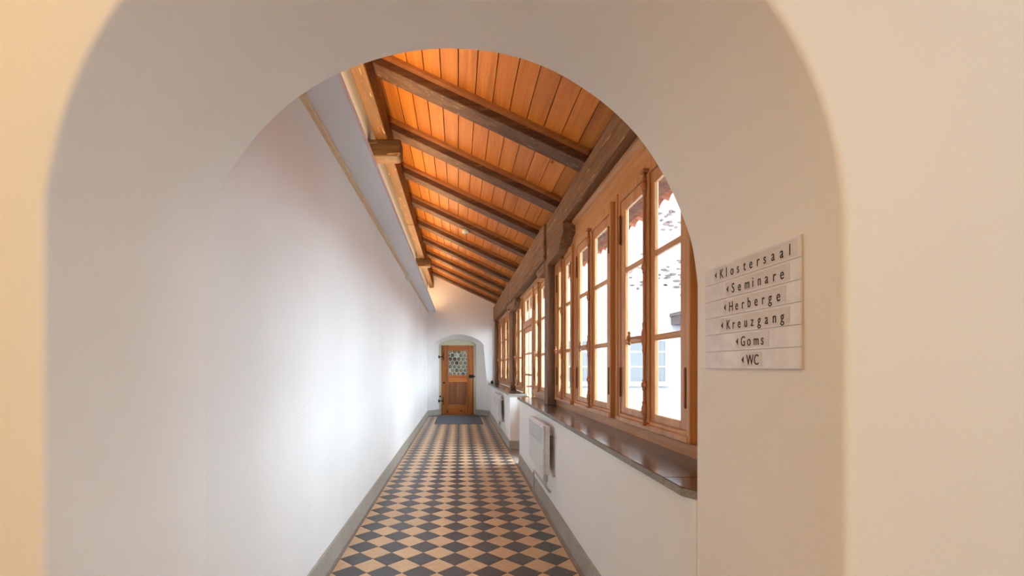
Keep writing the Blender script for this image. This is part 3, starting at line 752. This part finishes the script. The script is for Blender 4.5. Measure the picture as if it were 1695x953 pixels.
# ------------------------------------------------------------------ SIGN on the right reveal
def sign():
    Y0, Y1, Z0, Z1 = 1.103, 1.53, 1.2945, 1.603; H = (Z1-Z0)/6
    xs = .7805     # front face, just proud of the plaster
    r = thing('wayfinding_sign', (xs, (Y0+Y1)/2, Z0)); tag(r, 'white slat sign board with six rows of black lettering on the arch reveal', 'sign')
    obj('back_board', B(xs+.003, .790, Y0, Y1, Z0, Z1), M['groove'], r)
    def Yc(cx): return .7765*800/((1140+cx/3.664)-759)
    rows = [('Klostersaal', 152, 628, 182), ('Seminare', 222, 585, 254), ('Herberge', 207, 562, 237), ('Kreuzgang', 190, 587, 222), ('Goms', 280, 462, 308), ('WC', 313, 420, 343)]
    for i, (txt, ca, cb, ct) in enumerate(rows):
        zt = Z1-i*H; zb = zt-H
        rail = obj('slat', B(xs, xs+.0035, Y0, Y1, zb+.0008, zt-.0008, bev=.0005), M['paper'], r)
        yl, yr, yt = Yc(ca), Yc(cb), Yc(ct)
        obj('letter_slip', B(xs-.0006, xs+.0002, yr-.010, yl+.004, zb+.006, zt-.006), M['slip'], rail)
        # arrow
        zm = (zt+zb)/2-.001; ay = yl; aw = .0095
        bm = prism(new(), [(ay, zm), (ay-aw, zm+.0095), (ay-aw, zm-.0095)], xs-.0012, xs-.0006, 'YZ')
        obj('arrow', bm, M['ink'], rail)
        # letters, placed one by one
        W_ = yt-yr; ws = {'l': .45, 'i': .45, 't': .6, 'r': .75, 'm': 1.25, 'W': 1.3, 'K': 1.05, 'S': 1.05, 'H': 1.1, 'G': 1.15, 'C': 1.1}
        n = len(txt); step = W_/(n-.35)
        acc = []; c = 0; 
        for ch in txt: w = (.55+.45*ws.get(ch, 1)); acc.append((c, w)); c += w
        tot = c-.25
        for ch, (p, w) in zip(txt, acc):
            cu = bpy.data.curves.new('t', 'FONT'); cu.body = ch; cu.size = .039; cu.align_x = 'LEFT'; cu.extrude = .0004
            to = bpy.data.objects.new('t', cu); COL.objects.link(to)
            bpy.context.view_layer.update()
            me = to.to_mesh(); bmL = new(); n0 = 0; bmL.from_mesh(me); bmL.verts.ensure_lookup_table()
            y = yt-(p/tot)*W_
            for vv in bmL.verts[n0:]:
                q = vv.co.copy(); vv.co = Vector((xs-.0012-q.z, y-q.x*.78, zm-.0135+q.y))
            to.to_mesh_clear(); bpy.data.objects.remove(to); bpy.data.curves.remove(cu)
            obj('letter', bmL, M['ink'], rail)
sign()

# ------------------------------------------------------------------ COURTYARD outside
def yard():
    struct(obj('ground', B(1.16, 22, -2, 26, -.3, -.03), M['paving']), 'pale paved courtyard outside the windows', 'ground')
    b = thing('courtyard_building', (7, 15.5, 0)); tag(b, 'white rendered courtyard building with patches of bare rubble outside the windows', 'building')
    obj('wall', B(1.45, 16.5, 15.001, 15.6, -.03, 8.0), M['facade'], b)
    obj('wall', B(16, 16.5, -2, 15.0, -.03, 2.2), M['facade'], b)
    # windows
    for (x0, x1, z0, z1) in ((5.25, 6.45, .80, 2.15), (3.25, 4.05, .80, 2.15), (8.2, 9.3, .8, 2.15)):
        w = new(); box(w, x0-.08, x1+.08, 14.93, 15.0, z0-.10, z0)
        ring_boxes(w, 0, 1, 0, 1, 0, 1, .01, .01, .01) if False else None
        for a in (x0, (x0+x1)/2-.03, x1-.06): box(w, a, a+.06, 14.94, 14.998, z0, z1)
        for z in (z0, z0+(z1-z0)*.36, z0+(z1-z0)*.70, z1-.05): box(w, x0, x1, 14.95, 14.998, z, z+.045)
        f = obj('window', w, M['facade'], b)
        obj('pane', B(x0+.01, x1-.01, 14.97, 14.999, z0+.01, z1-.01), M['glazing_dark'], f)
    rng = random.Random(4); 
    def stone_(cx, cz, w, h):
        bm = new(); pts = []
        for k in range(7):
            a = 2*PI*k/7+rng.uniform(-.2, .2); pts.append((cx+w*math.cos(a)*rng.uniform(.75, 1), cz+h*math.sin(a)*rng.uniform(.75, 1)))
        prism(bm, pts, 14.975, 15.0, 'XZ'); obj('stone', bm, M['rubble'], b)
    for _ in range(46): stone_(rng.uniform(5.1, 7.2), 4.15+rng.gauss(0, .28), rng.uniform(.05, .15), rng.uniform(.025, .05))
    for _ in range(34): stone_(rng.uniform(5.9, 7.3), rng.uniform(5.4, 6.3), rng.uniform(.06, .16), rng.uniform(.03, .07))
    p = new(); box(p, 6.55, 7.4, 14.2, 15, 2.85, 2.95); box(p, 6.6, 7.4, 14.25, 15.0, 2.6, 2.85)
    obj('ledge', p, M['rubble'], b)
    # own eave: rafter tails and roof tiles at the edge
    e = thing('eave', (1.4, 7.2, 2.6)); tag(e, 'dark eave with terracotta tile edge outside the windows', 'eave')
    ya = YI
    k = 0
    y = 1.5
    while y < 13.2:
        bm = new(); x0, x1 = 1.40, 1.70; n = 6
        for s in (0,):
            A = []; 
            for xx in (x0, x1):
                row = []
                for q in range(n+1):
                    a = PI*q/n; yy = y+.09-.088*math.cos(a); zz = zc(xx)+TB+.062+.045*math.sin(a)-.01
                    row.append((xx, yy, zz))
                A.append(row)
            va = [[bm.verts.new(p) for p in row] for row in A]; vb = [[bm.verts.new((p[0], p[1], p[2]-.018)) for p in row] for row in A]
            for q in range(n):
                bm.faces.new((va[0][q], va[0][q+1], va[1][q+1], va[1][q])); bm.faces.new((vb[0][q], vb[1][q], vb[1][q+1], vb[0][q+1]))
                for rr in (0, 1): bm.faces.new((va[rr][q], va[rr][q+1], vb[rr][q+1], vb[rr][q]))
            for q in (0, n): bm.faces.new((va[0][q], va[1][q], vb[1][q], vb[0][q]))
        obj('roof_tile', bm, M['terracotta'], e, recalc=True); y += .185
    for k in range(11):
        y = 2.0+k*1.03
        obj('rafter_tail', prism(new(), [(1.17, zc(1.17)+.02), (1.52, zc(1.52)+.04), (1.52, zc(1.52)+TB+.021), (1.17, zc(1.17)+TB+.021)], y, y+.12, 'XZ'), M['eave'], e)
    # roof covering over the deck
    struct(obj('roof_covering', prism(new(), [(-1.1, zc(-1.1)+TB+.062), (1.42, zc(1.42)+TB+.062), (1.42, zc(1.42)+TB+.10), (-1.1, zc(-1.1)+TB+.10)], YI-.2, YE+.6, 'XZ'), M['terracotta']), 'terracotta roof covering above the corridor', 'roof')
yard()
